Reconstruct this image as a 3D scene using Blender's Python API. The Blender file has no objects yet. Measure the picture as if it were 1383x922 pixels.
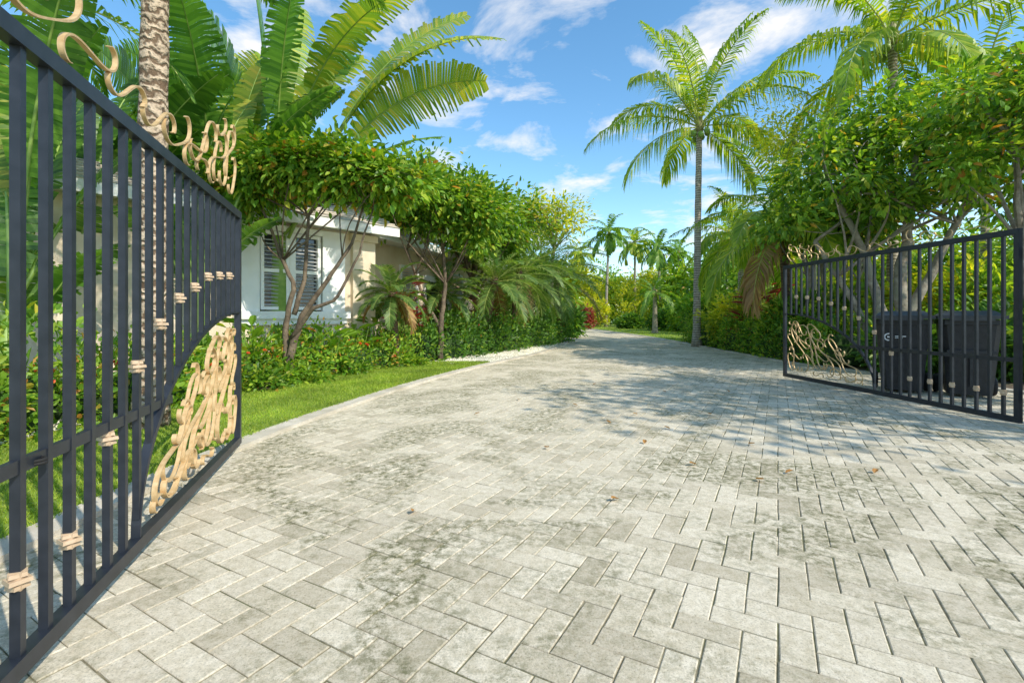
import bpy, math, numpy as np
R=math.radians; PI=math.pi
rng=np.random.default_rng(7)
SC=bpy.context.scene; COL=SC.collection
F=640.; HZ=425.; CX=691.; CH=1.2
def WX(px,Y): return (px-CX)/F*Y
def ZZ(py,Y): return CH+(HZ-py)/F*Y
# ------------------------------------------------------------------ mesh helpers
def nrm(v): return v/np.maximum(np.linalg.norm(v,axis=-1,keepdims=True),1e-9)
class MB:
    def __init__(s): s.V=[];s.Q=[];s.T=[];s.n=0
    def add(s,V,Q=None,T=None):
        V=np.asarray(V,float).reshape(-1,3); s.V.append(V)
        if Q is not None and len(Q): s.Q.append(np.asarray(Q,int).reshape(-1,4)+s.n)
        if T is not None and len(T): s.T.append(np.asarray(T,int).reshape(-1,3)+s.n)
        s.n+=len(V)
    def box(s,c,d,rz=0,rx=0,taper=1):
        x,y,z=d[0]/2,d[1]/2,d[2]/2
        v=np.array([[-x,-y,-z],[x,-y,-z],[x,y,-z],[-x,y,-z],[-x*taper,-y*taper,z],[x*taper,-y*taper,z],[x*taper,y*taper,z],[-x*taper,y*taper,z]])
        if rx:
            a,b=math.cos(rx),math.sin(rx); v=v@np.array([[1,0,0],[0,a,b],[0,-b,a]])
        if rz:
            a,b=math.cos(rz),math.sin(rz); v=v@np.array([[a,b,0],[-b,a,0],[0,0,1]])
        s.add(v+np.array(c),[[0,3,2,1],[4,5,6,7],[0,1,5,4],[1,2,6,5],[2,3,7,6],[3,0,4,7]])
    def tube(s,P,r,k=8,cap=True):
        P=np.asarray(P,float); n=len(P); r=np.broadcast_to(np.asarray(r,float),(n,))
        T=nrm(np.gradient(P,axis=0)); ref=np.array([0,0,1.]) if abs(T[:,2]).mean()<.8 else np.array([1.,0,0])
        A=nrm(np.cross(T,ref)); B=np.cross(T,A)
        an=np.linspace(0,2*PI,k,endpoint=False)
        V=P[:,None]+r[:,None,None]*(np.cos(an)[None,:,None]*A[:,None]+np.sin(an)[None,:,None]*B[:,None])
        i=np.arange(n-1)[:,None]*k; j=np.arange(k)[None]; j2=(j+1)%k
        Q=np.stack([i+j,i+j2,i+k+j2,i+k+j],-1).reshape(-1,4)
        V=V.reshape(-1,3); Tt=[]
        if cap:
            V=np.vstack([V,P[:1],P[-1:]]); m=n*k
            for a in range(k):
                Tt.append([m,(a+1)%k,a]); Tt.append([m+1,(n-1)*k+a,(n-1)*k+(a+1)%k])
        s.add(V,Q,Tt)
    def lathe(s,c,prof,k=12,axis='z',off=0):
        prof=np.asarray(prof,float); n=len(prof); an=np.linspace(0,2*PI,k,endpoint=False)+off
        V=np.stack([prof[:,0:1]*np.cos(an),prof[:,0:1]*np.sin(an),np.repeat(prof[:,1:2],k,1)],-1).reshape(-1,3)
        if axis=='x': V=V[:,[2,0,1]]
        if axis=='y': V=V[:,[0,2,1]]
        i=np.arange(n-1)[:,None]*k; j=np.arange(k)[None]; j2=(j+1)%k
        s.add(V+np.array(c),np.stack([i+j,i+j2,i+k+j2,i+k+j],-1).reshape(-1,4))
    def leaves(s,P,D,N,L,W,bend=.1,fold=.12):
        n=len(P); D=nrm(D); S=nrm(np.cross(D,N)); N=np.cross(S,D)
        L=np.broadcast_to(L,(n,))[:,None]; W=np.broadcast_to(W,(n,))[:,None]
        tip=P+D*L-N*L*bend
        f=N*W*fold
        V=np.stack([P,P+D*L*.32+S*W*.5+f,P+D*L*.72+S*W*.4+f-N*L*bend*.4,tip,P+D*L*.72-S*W*.4+f-N*L*bend*.4,P+D*L*.32-S*W*.5+f],1)
        b=np.arange(n)[:,None]*6
        Q=np.concatenate([b+np.array([[0,1,2,3]]),b+np.array([[0,3,4,5]])])
        s.add(V.reshape(-1,3),Q)
    def build(s,name,mat,parent=None,smooth=False,loc=None):
        V=np.concatenate(s.V); me=bpy.data.meshes.new(name)
        Q=np.concatenate(s.Q) if s.Q else np.zeros((0,4),int); T=np.concatenate(s.T) if s.T else np.zeros((0,3),int)
        me.vertices.add(len(V)); me.vertices.foreach_set('co',V.astype(np.float32).ravel())
        lo=np.concatenate([Q.ravel(),T.ravel()]); me.loops.add(len(lo)); me.loops.foreach_set('vertex_index',lo.astype(np.int32))
        st=np.concatenate([np.arange(len(Q))*4,len(Q)*4+np.arange(len(T))*3]); me.polygons.add(len(st))
        me.polygons.foreach_set('loop_start',st.astype(np.int32))
        me.update(calc_edges=True)
        me.polygons.foreach_set('use_smooth',np.full(len(st),bool(smooth)))
        me.materials.append(mat)
        o=bpy.data.objects.new(name,me); COL.objects.link(o)
        if parent is not None: o.parent=parent
        if loc is not None: o.location=loc
        return o
def tag(o,label,cat,group=None,kind=None):
    o['label']=label;o['category']=cat
    if group:o['group']=group
    if kind:o['kind']=kind
    return o
def thing(name,label,cat,loc=(0,0,0),rz=0,group=None):
    o=bpy.data.objects.new(name,None);COL.objects.link(o);o.location=loc;o.rotation_euler=(0,0,rz)
    o.empty_display_size=.1
    return tag(o,label,cat,group)
def struct(o,label,cat='ground'): o['kind']='structure';o['label']=label;o['category']=cat;return o
def rv(n): return nrm(rng.normal(size=(n,3)))
# ------------------------------------------------------------------ materials
def newmat(name):
    m=bpy.data.materials.new(name);m.use_nodes=True;nt=m.node_tree;nt.nodes.clear()
    return m,nt
def N(nt,t,**k):
    n=nt.nodes.new(t)
    for a,b in k.items(): setattr(n,a,b)
    return n
def ramp(nt,stops):
    r=N(nt,'ShaderNodeValToRGB'); e=r.color_ramp.elements
    while len(e)<len(stops): e.new(.5)
    for a,(p,c) in zip(e,stops): a.position=p;a.color=(*c,1)
    return r
def noise(nt,scale,detail=4,rough=.55,co='Object',dist=0):
    tc=N(nt,'ShaderNodeTexCoord'); n=N(nt,'ShaderNodeTexNoise'); n.inputs['Scale'].default_value=scale;n.inputs['Detail'].default_value=detail
    n.inputs['Roughness'].default_value=rough;n.inputs['Distortion'].default_value=dist
    nt.links.new(tc.outputs[co],n.inputs['Vector']);return n
def mixc(nt,a,b,f,mode='MIX'):
    m=N(nt,'ShaderNodeMix',data_type='RGBA',blend_type=mode)
    for s,v in ((6,a),(7,b),(0,f)):
        if isinstance(v,(tuple,float,int)): m.inputs[s].default_value=(*v,1) if isinstance(v,tuple) else v
        else: nt.links.new(v,m.inputs[s])
    return m.outputs[2]
def out(nt,sh):
    o=N(nt,'ShaderNodeOutputMaterial');nt.links.new(sh,o.inputs['Surface'])
def leafmat(name,stops,rough=.45,tr=.38,nscale=.9,tint=1.6):
    m,nt=newmat(name); g=N(nt,'ShaderNodeNewGeometry'); r=ramp(nt,stops); nt.links.new(g.outputs['Random Per Island'],r.inputs[0])
    nz=noise(nt,nscale,2); rr=ramp(nt,[(.3,(.7,.75,.7)),(.7,(1.3,1.3,1.15))]); nt.links.new(nz.outputs[0],rr.inputs[0])
    c=mixc(nt,r.outputs[0],rr.outputs[0],1.,'MULTIPLY')
    b=N(nt,'ShaderNodeBsdfPrincipled');b.inputs['Roughness'].default_value=rough;nt.links.new(c,b.inputs['Base Color'])
    b.inputs['Specular IOR Level'].default_value=.4
    t=N(nt,'ShaderNodeBsdfTranslucent'); c2=mixc(nt,c,(tint*1.15,tint*1.1,tint*.35),1.,'MULTIPLY');nt.links.new(c2,t.inputs[0])
    mx=N(nt,'ShaderNodeMixShader');mx.inputs[0].default_value=tr
    nt.links.new(b.outputs[0],mx.inputs[1]);nt.links.new(t.outputs[0],mx.inputs[2]);out(nt,mx.outputs[0]);return m
def surf(name,c1,c2,scale=5,rough=.7,bump=0,bscale=None,metal=0,spec=.5,detail=5,c3=None,s3=.5):
    m,nt=newmat(name);nz=noise(nt,scale,detail);r=ramp(nt,[(.35,c1),(.65,c2)]);nt.links.new(nz.outputs[0],r.inputs[0]);c=r.outputs[0]
    if c3:
        n3=noise(nt,s3,4);r3=ramp(nt,[(.45,(0,0,0)),(.65,(1,1,1))]);nt.links.new(n3.outputs[0],r3.inputs[0]);c=mixc(nt,c,c3,r3.outputs[0])
    b=N(nt,'ShaderNodeBsdfPrincipled');b.inputs['Roughness'].default_value=rough;b.inputs['Metallic'].default_value=metal;b.inputs['Specular IOR Level'].default_value=spec
    nt.links.new(c,b.inputs['Base Color'])
    if bump:
        nb=noise(nt,bscale or scale*4,6);bp=N(nt,'ShaderNodeBump');bp.inputs['Strength'].default_value=bump;bp.inputs['Distance'].default_value=.02
        nt.links.new(nb.outputs[0],bp.inputs['Height']);nt.links.new(bp.outputs[0],b.inputs['Normal'])
    out(nt,b.outputs[0]);return m
def palmbark(name,c1,c2,freq=9,dist=2.5,bump=.8):
    m,nt=newmat(name);tc=N(nt,'ShaderNodeTexCoord');w=N(nt,'ShaderNodeTexWave',bands_direction='Z');w.inputs['Scale'].default_value=freq*.32
    w.inputs['Distortion'].default_value=dist;w.inputs['Detail'].default_value=4;w.inputs['Detail Scale'].default_value=3.
    nt.links.new(tc.outputs['Object'],w.inputs['Vector'])
    r=ramp(nt,[(.1,c1),(.5,c2),(.95,tuple(x*1.2 for x in c2))]);nt.links.new(w.outputs[0],r.inputs[0])
    nz=noise(nt,9,6,.65);rr=ramp(nt,[(.3,(.5,.48,.45)),(.7,(1.2,1.2,1.2))]);nt.links.new(nz.outputs[0],rr.inputs[0]);c=mixc(nt,r.outputs[0],rr.outputs[0],1.,'MULTIPLY')
    b=N(nt,'ShaderNodeBsdfPrincipled');b.inputs['Roughness'].default_value=.85;nt.links.new(c,b.inputs['Base Color'])
    bp=N(nt,'ShaderNodeBump');bp.inputs['Strength'].default_value=bump;bp.inputs['Distance'].default_value=.02;nt.links.new(w.outputs[0],bp.inputs['Height']);nt.links.new(bp.outputs[0],b.inputs['Normal'])
    out(nt,b.outputs[0]);return m
def pavermat():
    m,nt=newmat('paver_stone');g=N(nt,'ShaderNodeNewGeometry')
    r=ramp(nt,[(0,(.55,.49,.38)),(.3,(.69,.62,.49)),(.7,(.77,.70,.57)),(1,(.62,.555,.44))]);nt.links.new(g.outputs['Random Per Island'],r.inputs[0])
    f=noise(nt,110,6,.8);fr=ramp(nt,[(.33,(.42,.41,.38)),(.46,(.94,.94,.93)),(.7,(1.14,1.14,1.13))]);nt.links.new(f.outputs[0],fr.inputs[0])
    c=mixc(nt,r.outputs[0],fr.outputs[0],1.,'MULTIPLY')
    e=noise(nt,24,5,.75);er=ramp(nt,[(.35,(.82,.8,.74)),(.6,(1.04,1.04,1.04))]);nt.links.new(e.outputs[0],er.inputs[0])
    c=mixc(nt,c,er.outputs[0],1.,'MULTIPLY')
    s=noise(nt,18,9,.8);sr=ramp(nt,[(.44,(0,0,0)),(.58,(1,1,1))]);nt.links.new(s.outputs[0],sr.inputs[0])
    l=noise(nt,.85,7,.65,dist=1.);lr=ramp(nt,[(.45,(.08,.08,.08)),(.58,(1,1,1))]);nt.links.new(l.outputs[0],lr.inputs[0])
    k=mixc(nt,sr.outputs[0],lr.outputs[0],1.,'MULTIPLY')
    c=mixc(nt,c,(.18,.175,.095),k)
    b=N(nt,'ShaderNodeBsdfPrincipled');b.inputs['Roughness'].default_value=.95;b.inputs['Specular IOR Level'].default_value=.1;nt.links.new(c,b.inputs['Base Color'])
    bp=N(nt,'ShaderNodeBump');bp.inputs['Strength'].default_value=.75;bp.inputs['Distance'].default_value=.005;nt.links.new(f.outputs[0],bp.inputs['Height']);nt.links.new(bp.outputs[0],b.inputs['Normal'])
    out(nt,b.outputs[0]);return m
M={}
G=lambda r,g,b:(r,g,b)
M['glossy']=leafmat('glossy_leaf',[(0,G(.07,.18,.02)),(.35,G(.15,.3,.03)),(.7,G(.27,.42,.05)),(.93,G(.42,.46,.06)),(.985,G(.5,.22,.05))])
M['dark']=leafmat('dark_leaf',[(0,G(.05,.13,.025)),(.5,G(.1,.23,.035)),(.9,G(.19,.34,.05)),(1,G(.34,.42,.06))])
M['tree']=leafmat('tree_leaf',[(0,G(.06,.15,.02)),(.4,G(.13,.26,.03)),(.75,G(.25,.41,.05)),(.96,G(.4,.45,.06)),(1,G(.5,.28,.06))],tr=.42)
M['bright']=leafmat('bright_leaf',[(0,G(.1,.22,.03)),(.5,G(.21,.37,.04)),(1,G(.44,.5,.06))],tr=.45)
M['yellow']=leafmat('yellow_leaf',[(0,G(.27,.35,.03)),(.5,G(.48,.51,.05)),(1,G(.66,.57,.07))],tr=.45)
M['red']=leafmat('red_leaf',[(0,G(.2,.03,.04)),(.5,G(.36,.06,.08)),(1,G(.25,.18,.05))])
M['coco']=leafmat('coconut_frond',[(0,G(.13,.24,.02)),(.5,G(.25,.37,.03)),(.85,G(.44,.48,.05)),(1,G(.55,.5,.08))],tr=.42,nscale=.5)
M['frond']=leafmat('green_frond',[(0,G(.08,.19,.025)),(.5,G(.14,.28,.04)),(1,G(.26,.39,.06))],tr=.4)
M['phoenix']=leafmat('date_frond',[(0,G(.08,.16,.04)),(.5,G(.15,.25,.06)),(1,G(.26,.35,.1))],tr=.35)
M['dry']=leafmat('dry_frond',[(0,G(.25,.13,.05)),(.5,G(.38,.22,.09)),(1,G(.5,.33,.14))],tr=.25,tint=1.1)
M['ban']=leafmat('paddle_leaf',[(0,G(.06,.16,.03)),(.5,G(.12,.26,.04)),(1,G(.2,.37,.06))],rough=.35,tr=.4,nscale=.8)
M['banY']=leafmat('yellow_paddle_leaf',[(0,G(.15,.27,.035)),(.5,G(.3,.39,.05)),(1,G(.52,.46,.07))],rough=.4,tr=.46,nscale=.8)
M['grass']=leafmat('grass_blade',[(0,G(.18,.29,.03)),(.5,G(.29,.41,.045)),(1,G(.46,.5,.09))],tr=.3,nscale=1.5)
M['petiole']=surf('petiole',(.16,.3,.05),(.3,.42,.09),6,.45)
M['rachis']=surf('rachis',(.3,.38,.08),(.45,.48,.13),6,.5)
M['flower']=surf('flower_red',(.7,.06,.02),(.8,.14,.03),20,.5)
M['bark']=surf('grey_bark',(.2,.165,.125),(.42,.37,.3),7,.9,.8,22,c3=(.27,.26,.2),s3=2)
M['brownbark']=surf('brown_bark',(.09,.065,.045),(.22,.165,.11),9,.9,.8,25)
M['palmbark']=palmbark('palm_trunk',(.26,.22,.17),(.46,.41,.34),11,1.5,.35)
M['fibrebark']=palmbark('fibrous_trunk',(.17,.11,.065),(.52,.41,.3),9,9,1.)
M['shag']=palmbark('shaggy_trunk',(.06,.04,.025),(.26,.17,.1),22)
M['shaft']=surf('crownshaft',(.2,.17,.07),(.34,.34,.12),9,.6,.4,20)
M['core']=surf('shade_core_green',(.02,.05,.012),(.05,.1,.02),8,.95)  # near-black green for the hedge filler, inner shade put into the colour
M['soil']=surf('soil',(.07,.05,.03),(.15,.11,.075),6,.95,.8,30,c3=(.08,.11,.04),s3=1.2)
M['lawn']=surf('lawn_soil',(.16,.24,.03),(.23,.33,.05),18,.95,.6,60)
M['terrain']=surf('terrain',(.08,.13,.03),(.13,.19,.04),.8,.95)
M['kerb']=surf('kerb_concrete',(.54,.49,.4),(.7,.64,.54),12,.9,.4,90,c3=(.45,.4,.3),s3=1.5)
M['joint']=surf('joint_sand',(.14,.125,.07),(.3,.27,.18),14,.95,.6,80,c3=(.12,.14,.05),s3=1.2)
M['gravel']=surf('gravel',(.45,.4,.33),(.7,.65,.58),60,.9,.9,90)
M['stone']=leafmat('pebble',[(0,G(.5,.44,.36)),(.5,G(.68,.63,.56)),(1,G(.8,.77,.72))],rough=.8,tr=0)
M['paver']=pavermat()
M['iron']=surf('black_iron',(.014,.018,.026),(.024,.029,.04),14,.42,0,spec=.55)
M['gold']=surf('gold_paint',(.56,.36,.16),(.72,.51,.27),25,.45,0,metal=.2)
M['knot']=surf('pale_gold_paint',(.5,.36,.23),(.64,.48,.33),25,.5,0,metal=.1)
M['stucco']=surf('cream_stucco',(.8,.66,.49),(.86,.74,.58),4,.9,.5,120)
M['white']=surf('white_paint',(.88,.88,.86),(.92,.92,.9),6,.6,.15,60)
M['shutter']=surf('shutter_paint',(.48,.5,.52),(.62,.63,.64),6,.5)
M['glass']=surf('dark_glass',(.015,.02,.025),(.03,.035,.04),2,.08,spec=.8)
M['roof']=surf('roof_tile',(.48,.42,.35),(.68,.6,.5),5,.8,.6,30)
M['bin']=surf('black_plastic',(.014,.016,.02),(.026,.028,.034),12,.42,.1,60)
M['binlid']=surf('black_lid_plastic',(.035,.038,.045),(.055,.06,.07),12,.35)
M['rubber']=surf('rubber',(.01,.01,.01),(.02,.02,.02),12,.8)
M['mark']=surf('white_print',(.8,.8,.8),(.86,.86,.86),12,.6)
M['deadleaf']=leafmat('dead_leaf',[(0,G(.2,.09,.03)),(.5,G(.4,.18,.05)),(1,G(.45,.28,.1))],tr=.15)
M['fence']=surf('dark_fence',(.02,.018,.016),(.045,.04,.035),8,.6)
# ------------------------------------------------------------------ ground layout
ys=np.array([-4,0,2.3,4.27,5.8,8.1,10.97,14.5,19.2,25.6,33,42,52,64.])
xl=np.array([-2.5,-2.5,-2.47,-2.44,-2.19,-1.65,-.70,.88,2.2,3.2,4.1,4.5,2.2,-4.])
yr=np.array([-4,5,7,9,11.8,15.4,20.8,25.6,33,42,50,64.]); xr=np.array([7.7,7.7,7.8,7.4,6.8,6.9,7.2,7.3,7.0,6.4,4.4,-1.])
yb=np.array([-4,5,7.7,9.4,11.5,14,16.5,20.]); xb=np.array([-4.7,-4.6,-4.3,-3.5,-2.3,-1.,.3,1.6])
def smooth_i(x,a,b):
    d=.8; return (np.interp(x-d,a,b)+np.interp(x,a,b)*2+np.interp(x+d,a,b))/4
XL=lambda y:smooth_i(y,ys,xl); XR=lambda y:smooth_i(y,yr,xr); XB=lambda y:smooth_i(y,yb,xb)
def strip(name,fa,fb,y0,y1,z,mat,label,cat='ground',n=90,skirt=0):
    y=np.linspace(y0,y1,n);A=np.stack([fa(y),y,np.full(n,z)],1);B=np.stack([fb(y),y,np.full(n,z)],1)
    mb=MB();i=np.arange(n-1)
    mb.add(np.vstack([A,B]),np.stack([i,i+n,i+n+1,i+1],1))
    if skirt:
        for E in (A,B):
            D=E.copy();D[:,2]-=skirt;mb.add(np.vstack([E,D]),np.stack([i,i+1,i+n+1,i+n],1))
    return struct(mb.build(name,mat),label,cat)
mb=MB();mb.add([[-400,-60,-.09],[400,-60,-.09],[400,700,-.09],[-400,700,-.09]],[[0,1,2,3]]);struct(mb.build('ground',M['terrain']),'green ground stretching beyond the garden')
strip('driveway_base',lambda y:XL(y)-.3,lambda y:XR(y)+.3,-4,64,-.006,M['joint'],'sandy mossy joints showing between the driveway pavers','driveway')
K=lambda y:XL(y)-.2
strip('kerb',K,XL,-4,64,.035,M['kerb'],'pale concrete edging along the left of the driveway','kerb',200,.08)
strip('kerb',XR,lambda y:XR(y)+.18,-4,64,.035,M['kerb'],'pale concrete edging along the right of the driveway','kerb',200,.08)
strip('lawn',XB,K,-4,11.6,.024,M['lawn'],'strip of lawn beside the left kerb','lawn')
strip('gravel_path',XB,K,11.6,20,.020,M['gravel'],'pale gravel border in front of the far left hedge','gravel')
strip('planting_bed',lambda y:y*0-40,XB,-4,20,.018,M['soil'],'dark planted bed in front of the house','soil')
strip('planting_bed',lambda y:y*0-40,K,20,64,.018,M['soil'],'dark planted bed further up the left side','soil')
strip('planting_bed',lambda y:XR(y)+.18,lambda y:y*0+45,-4,21,.018,M['soil'],'dark planted bed behind the right gate','soil')
strip('lawn',lambda y:XR(y)+.18,lambda y:y*0+45,21,64,.02,M['lawn'],'far lawn where the driveway bends','lawn')
# pavers, herringbone
th=math.atan2(359,F);W_=.118;L_=2*W_
ii,jj=np.meshgrid(np.arange(-640,640),np.arange(-640,640));
u=np.array([math.sin(th),math.cos(th)]);v=np.array([math.cos(th),-math.sin(th)])
d=(ii-jj)%4
H=(d==0);Vv=(d==3)
a=np.concatenate([ii[H]+1.,ii[Vv]+.5])*W_;b=np.concatenate([jj[H]+.5,jj[Vv]+1.])*W_
hor=np.concatenate([np.ones(H.sum(),bool),np.zeros(Vv.sum(),bool)])
c=a[:,None]*u+b[:,None]*v
ok=(c[:,1]>-1)&(c[:,1]<46)&(c[:,0]>XL(c[:,1])-.15)&(c[:,0]<XR(c[:,1])+.15)&(np.abs(c[:,0])<1.25*np.maximum(c[:,1],0)+2.2)
c=c[ok];hor=hor[ok];n=len(c)
c=c+rng.normal(0,.0010,c.shape)
g=.0015
hu=np.where(hor,L_/2,W_/2)-g-rng.random(n)*.0018;hv=np.where(hor,W_/2,L_/2)-g-rng.random(n)*.0018
cor=np.array([[-1,-1],[1,-1],[1,1],[-1,1]])
z0=rng.normal(0,.0007,n);tl=rng.normal(0,.004,(n,2));rot=rng.normal(0,.009,n)
lay=[]
for ins,dz in ((0,-.02),(0,-.0032),(.004,0)):
    du=cor[None,:,0]*(hu-ins)[:,None];dv=cor[None,:,1]*(hv-ins)[:,None]
    du,dv=du-dv*rot[:,None],dv+du*rot[:,None]
    xy=c[:,None]+du[...,None]*u+dv[...,None]*v
    z=z0[:,None]+dz+du*tl[:,:1]+dv*tl[:,1:]
    lay.append(np.concatenate([xy,z[...,None]],-1))
V=np.concatenate(lay,1)
q=[[8,9,10,11]]+[[k,(k+1)%4,4+(k+1)%4,4+k] for k in range(4)]+[[4+k,4+(k+1)%4,8+(k+1)%4,8+k] for k in range(4)]
q=np.array(q)[:,::-1]
mb=MB();mb.add(V.reshape(-1,3),(np.arange(n)[:,None,None]*12+q[None]).reshape(-1,4))
struct(mb.build('driveway',M['paver']),'weathered grey cream block paving laid in herringbone','driveway')
# grass
def grassfield(x0f,x1f,y0,y1,n,label,h=(.02,.045),dens_pow=1.6):
    y=y0+(y1-y0)*rng.random(n)**dens_pow;x=x0f(y)+(x1f(y)-x0f(y))*rng.random(n)
    P=np.stack([x,y,np.full(n,.02)],1);D=rv(n)*.7+np.array([0,0,1.]);mb=MB()
    sc=np.clip(y/6,1,5)
    mb.leaves(P,D,rv(n),(h[0]+(h[1]-h[0])*rng.random(n))*np.minimum(sc,1.6),.006*sc,.15)
    tag(mb.build('grass',M['grass']),label,'grass',kind='stuff')
grassfield(XB,lambda y:XL(y)-.16,.8,11.7,80000,'short green grass on the strip beside the left kerb',dens_pow=1.)
grassfield(lambda y:XR(y)+.18,lambda y:y*0+16,21,45,12000,'grass on the far lawn by the driveway bend',dens_pow=1.3)
def pebbles(P,size,name,label):
    n=len(P);mb=MB();base=np.array([[1,0,0],[0,1,0],[-1,0,0],[0,-1,0],[0,0,.8],[0,0,-.5]])
    t=np.array([[0,1,4],[1,2,4],[2,3,4],[3,0,4],[1,0,5],[2,1,5],[3,2,5],[0,3,5]])
    s=size*(.5+rng.random((n,1,3)));an=rng.random(n)*PI;ca,sa=np.cos(an),np.sin(an)
    V=base[None]*s;V=np.stack([V[...,0]*ca[:,None]-V[...,1]*sa[:,None],V[...,0]*sa[:,None]+V[...,1]*ca[:,None],V[...,2]],-1)+P[:,None]
    mb.add(V.reshape(-1,3),None,(np.arange(n)[:,None,None]*6+t[None]).reshape(-1,3))
    tag(mb.build(name,M['stone']),label,'gravel',kind='stuff')
y=11.2+8.8*rng.random(7000);x=XB(y)+(K(y)-XB(y))*rng.random(7000);pebbles(np.stack([x,y,np.full(7000,.025)],1),.03,'gravel','pale loose stones before the far left hedge')
y=1.5+9*rng.random(6000);x=XB(y)-.05-.45*rng.random(6000);pebbles(np.stack([x,y,np.full(6000,.025)],1),.02,'gravel','pale loose stones along the back edge of the lawn')
# ------------------------------------------------------------------ vegetation builders
def ellpts(ells,n,lo=.35):
    w=np.array([e[3]*e[4]*e[5] for e in ells])**.8;k=rng.choice(len(ells),n,p=w/w.sum());E=np.array(ells)[k]
    dd=rv(n);r=(lo+(1-lo)*rng.random(n)**.6)[:,None]
    return E[:,:3]+dd*r*E[:,3:6],dd
def crown(mb,ells,ncl,per,ll,lw,cr,up=.25,lo=.35):
    C,dd=ellpts(ells,ncl,lo);C=C[:,None]+np.zeros((1,per,1));off=rng.normal(size=(ncl,per,3))*cr*(.6+.8*rng.random((ncl,1,1)))
    off[...,2]*=.75
    P=(C+off).reshape(-1,3);n=len(P);D=nrm(off.reshape(-1,3))+.5*np.repeat(dd,per,0)+rv(n)*.7-np.array([0,0,up])
    Nn=rv(n)*.7+np.array([0,0,1.])+.3*np.repeat(dd,per,0)
    s=.65+.7*rng.random(n);mb.leaves(P,D,Nn,ll*s,lw*s,.18)
    return C[:,0]
def curve(p,q,n=8,sag=0,wob=.05):
    p=np.array(p,float);q=np.array(q,float);t=np.linspace(0,1,n)[:,None]
    P=p+(q-p)*t;L=np.linalg.norm(q-p);P+=np.sin(t*PI)*rng.normal(size=3)*wob*L;P[:,2:]+=np.sin(t*PI)*sag*L
    return P
def tree(label,x,y,trunks,ells,ncl,per,ll,lw,cr=.22,mat='tree',bark='bark',name='tree',cat='tree',group=None,nb=12,br=.03,lo=.35):
    r=thing(name,label,cat,(x,y,0),0,group)
    mb=MB();C=crown(mb,ells,ncl,per,ll,lw,cr,lo=lo);mb.build('crown',M[mat],r)
    tb=MB();ends=[]
    for t in trunks:
        t=np.array(t,float);k=np.linspace(0,len(t)-1,len(t)*4);P=np.stack([np.interp(k,np.arange(len(t)),t[:,i]) for i in range(4)],1)
        P[1:-1,:2]+=rng.normal(size=(len(P)-2,2))*t[0,3]*.12
        tb.tube(P[:,:3],P[:,3],9);ends.append((P[-1,:3],t[-1,3]));ends.append((P[len(P)*2//3,:3],t[-1,3]))
    for _ in range(nb):
        e,rr=ends[rng.integers(len(ends))];q=C[rng.integers(len(C))];P=curve(e,q,8,.08,.12);tb.tube(P,np.linspace(min(rr*.8,br*1.6),.008,8),6)
        m=P[5]
        for _ in range(2):
            q2=C[rng.integers(len(C))]
            if np.linalg.norm(q2-m)<1.4: tb.tube(curve(m,q2,6,.05,.12),np.linspace(br*.4,.005,6),5)
    tb.build('trunk',M[bark],r,True);return r
def frond(mb,p,az,el,L,droop,nl,ll,lw,ld=.45,twist=0,rk=None,t0=.1,vee=.25):
    n=22;t=np.linspace(0,1,n);e=el-droop*t**1.25;a=az+twist*t
    st=np.stack([np.cos(e)*np.cos(a),np.cos(e)*np.sin(a),np.sin(e)],1)*L/(n-1)
    P=np.vstack([[0,0,0],np.cumsum(st,0)[:-1]])+np.array(p)
    if rk is not None: rk.tube(P,np.linspace(.022,.005,n)*max(L/3,.35),5)
    tt=np.repeat(np.linspace(t0,.995,nl),2)+rng.normal(0,.004,2*nl);tt=np.clip(tt,0,1);sd=np.tile([1.,-1.],nl)
    B=np.stack([np.interp(tt,t,P[:,i]) for i in range(3)],1)
    ee=np.interp(tt,t,e);aa=np.interp(tt,t,a)
    T=np.stack([np.cos(ee)*np.cos(aa),np.cos(ee)*np.sin(aa),np.sin(ee)],1);S=np.stack([-np.sin(aa),np.cos(aa),0*aa],1);Nn=np.cross(T,S)*-1
    Nn[Nn[:,2]<0]*=-1
    u_=(tt-t0)/(1-t0);prof=np.clip(np.sin(PI*(.12+.84*u_)),.08,1)**.7*(1-.15*u_)
    Lf=ll*prof*(.85+.3*rng.random(2*nl));fa=(.35+.75*u_)[:,None]
    D=nrm(S*sd[:,None]*np.cos(fa)+T*np.sin(fa)+Nn*vee+rv(2*nl)*.1)
    down=np.array([0,0,-1.]);Lf=Lf[:,None];w=(T-D*(T*D).sum(1)[:,None]);w=nrm(w)*lw/2
    k=ld*(.7+.6*rng.random((2*nl,1)))
    A=B;Bm=B+D*Lf*.5+down*Lf*k*.22;C=B+D*Lf*np.maximum(.96-k*.35,.3)+down*Lf*k*.85
    V=np.stack([A-w*.5,A+w*.5,Bm+w,Bm-w,C+w*.12,C-w*.12],1)
    b=np.arange(2*nl)[:,None]*6
    mb.add(V.reshape(-1,3),np.concatenate([b+np.array([[0,1,2,3]]),b+np.array([[3,2,4,5]])]))
    return P
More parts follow.
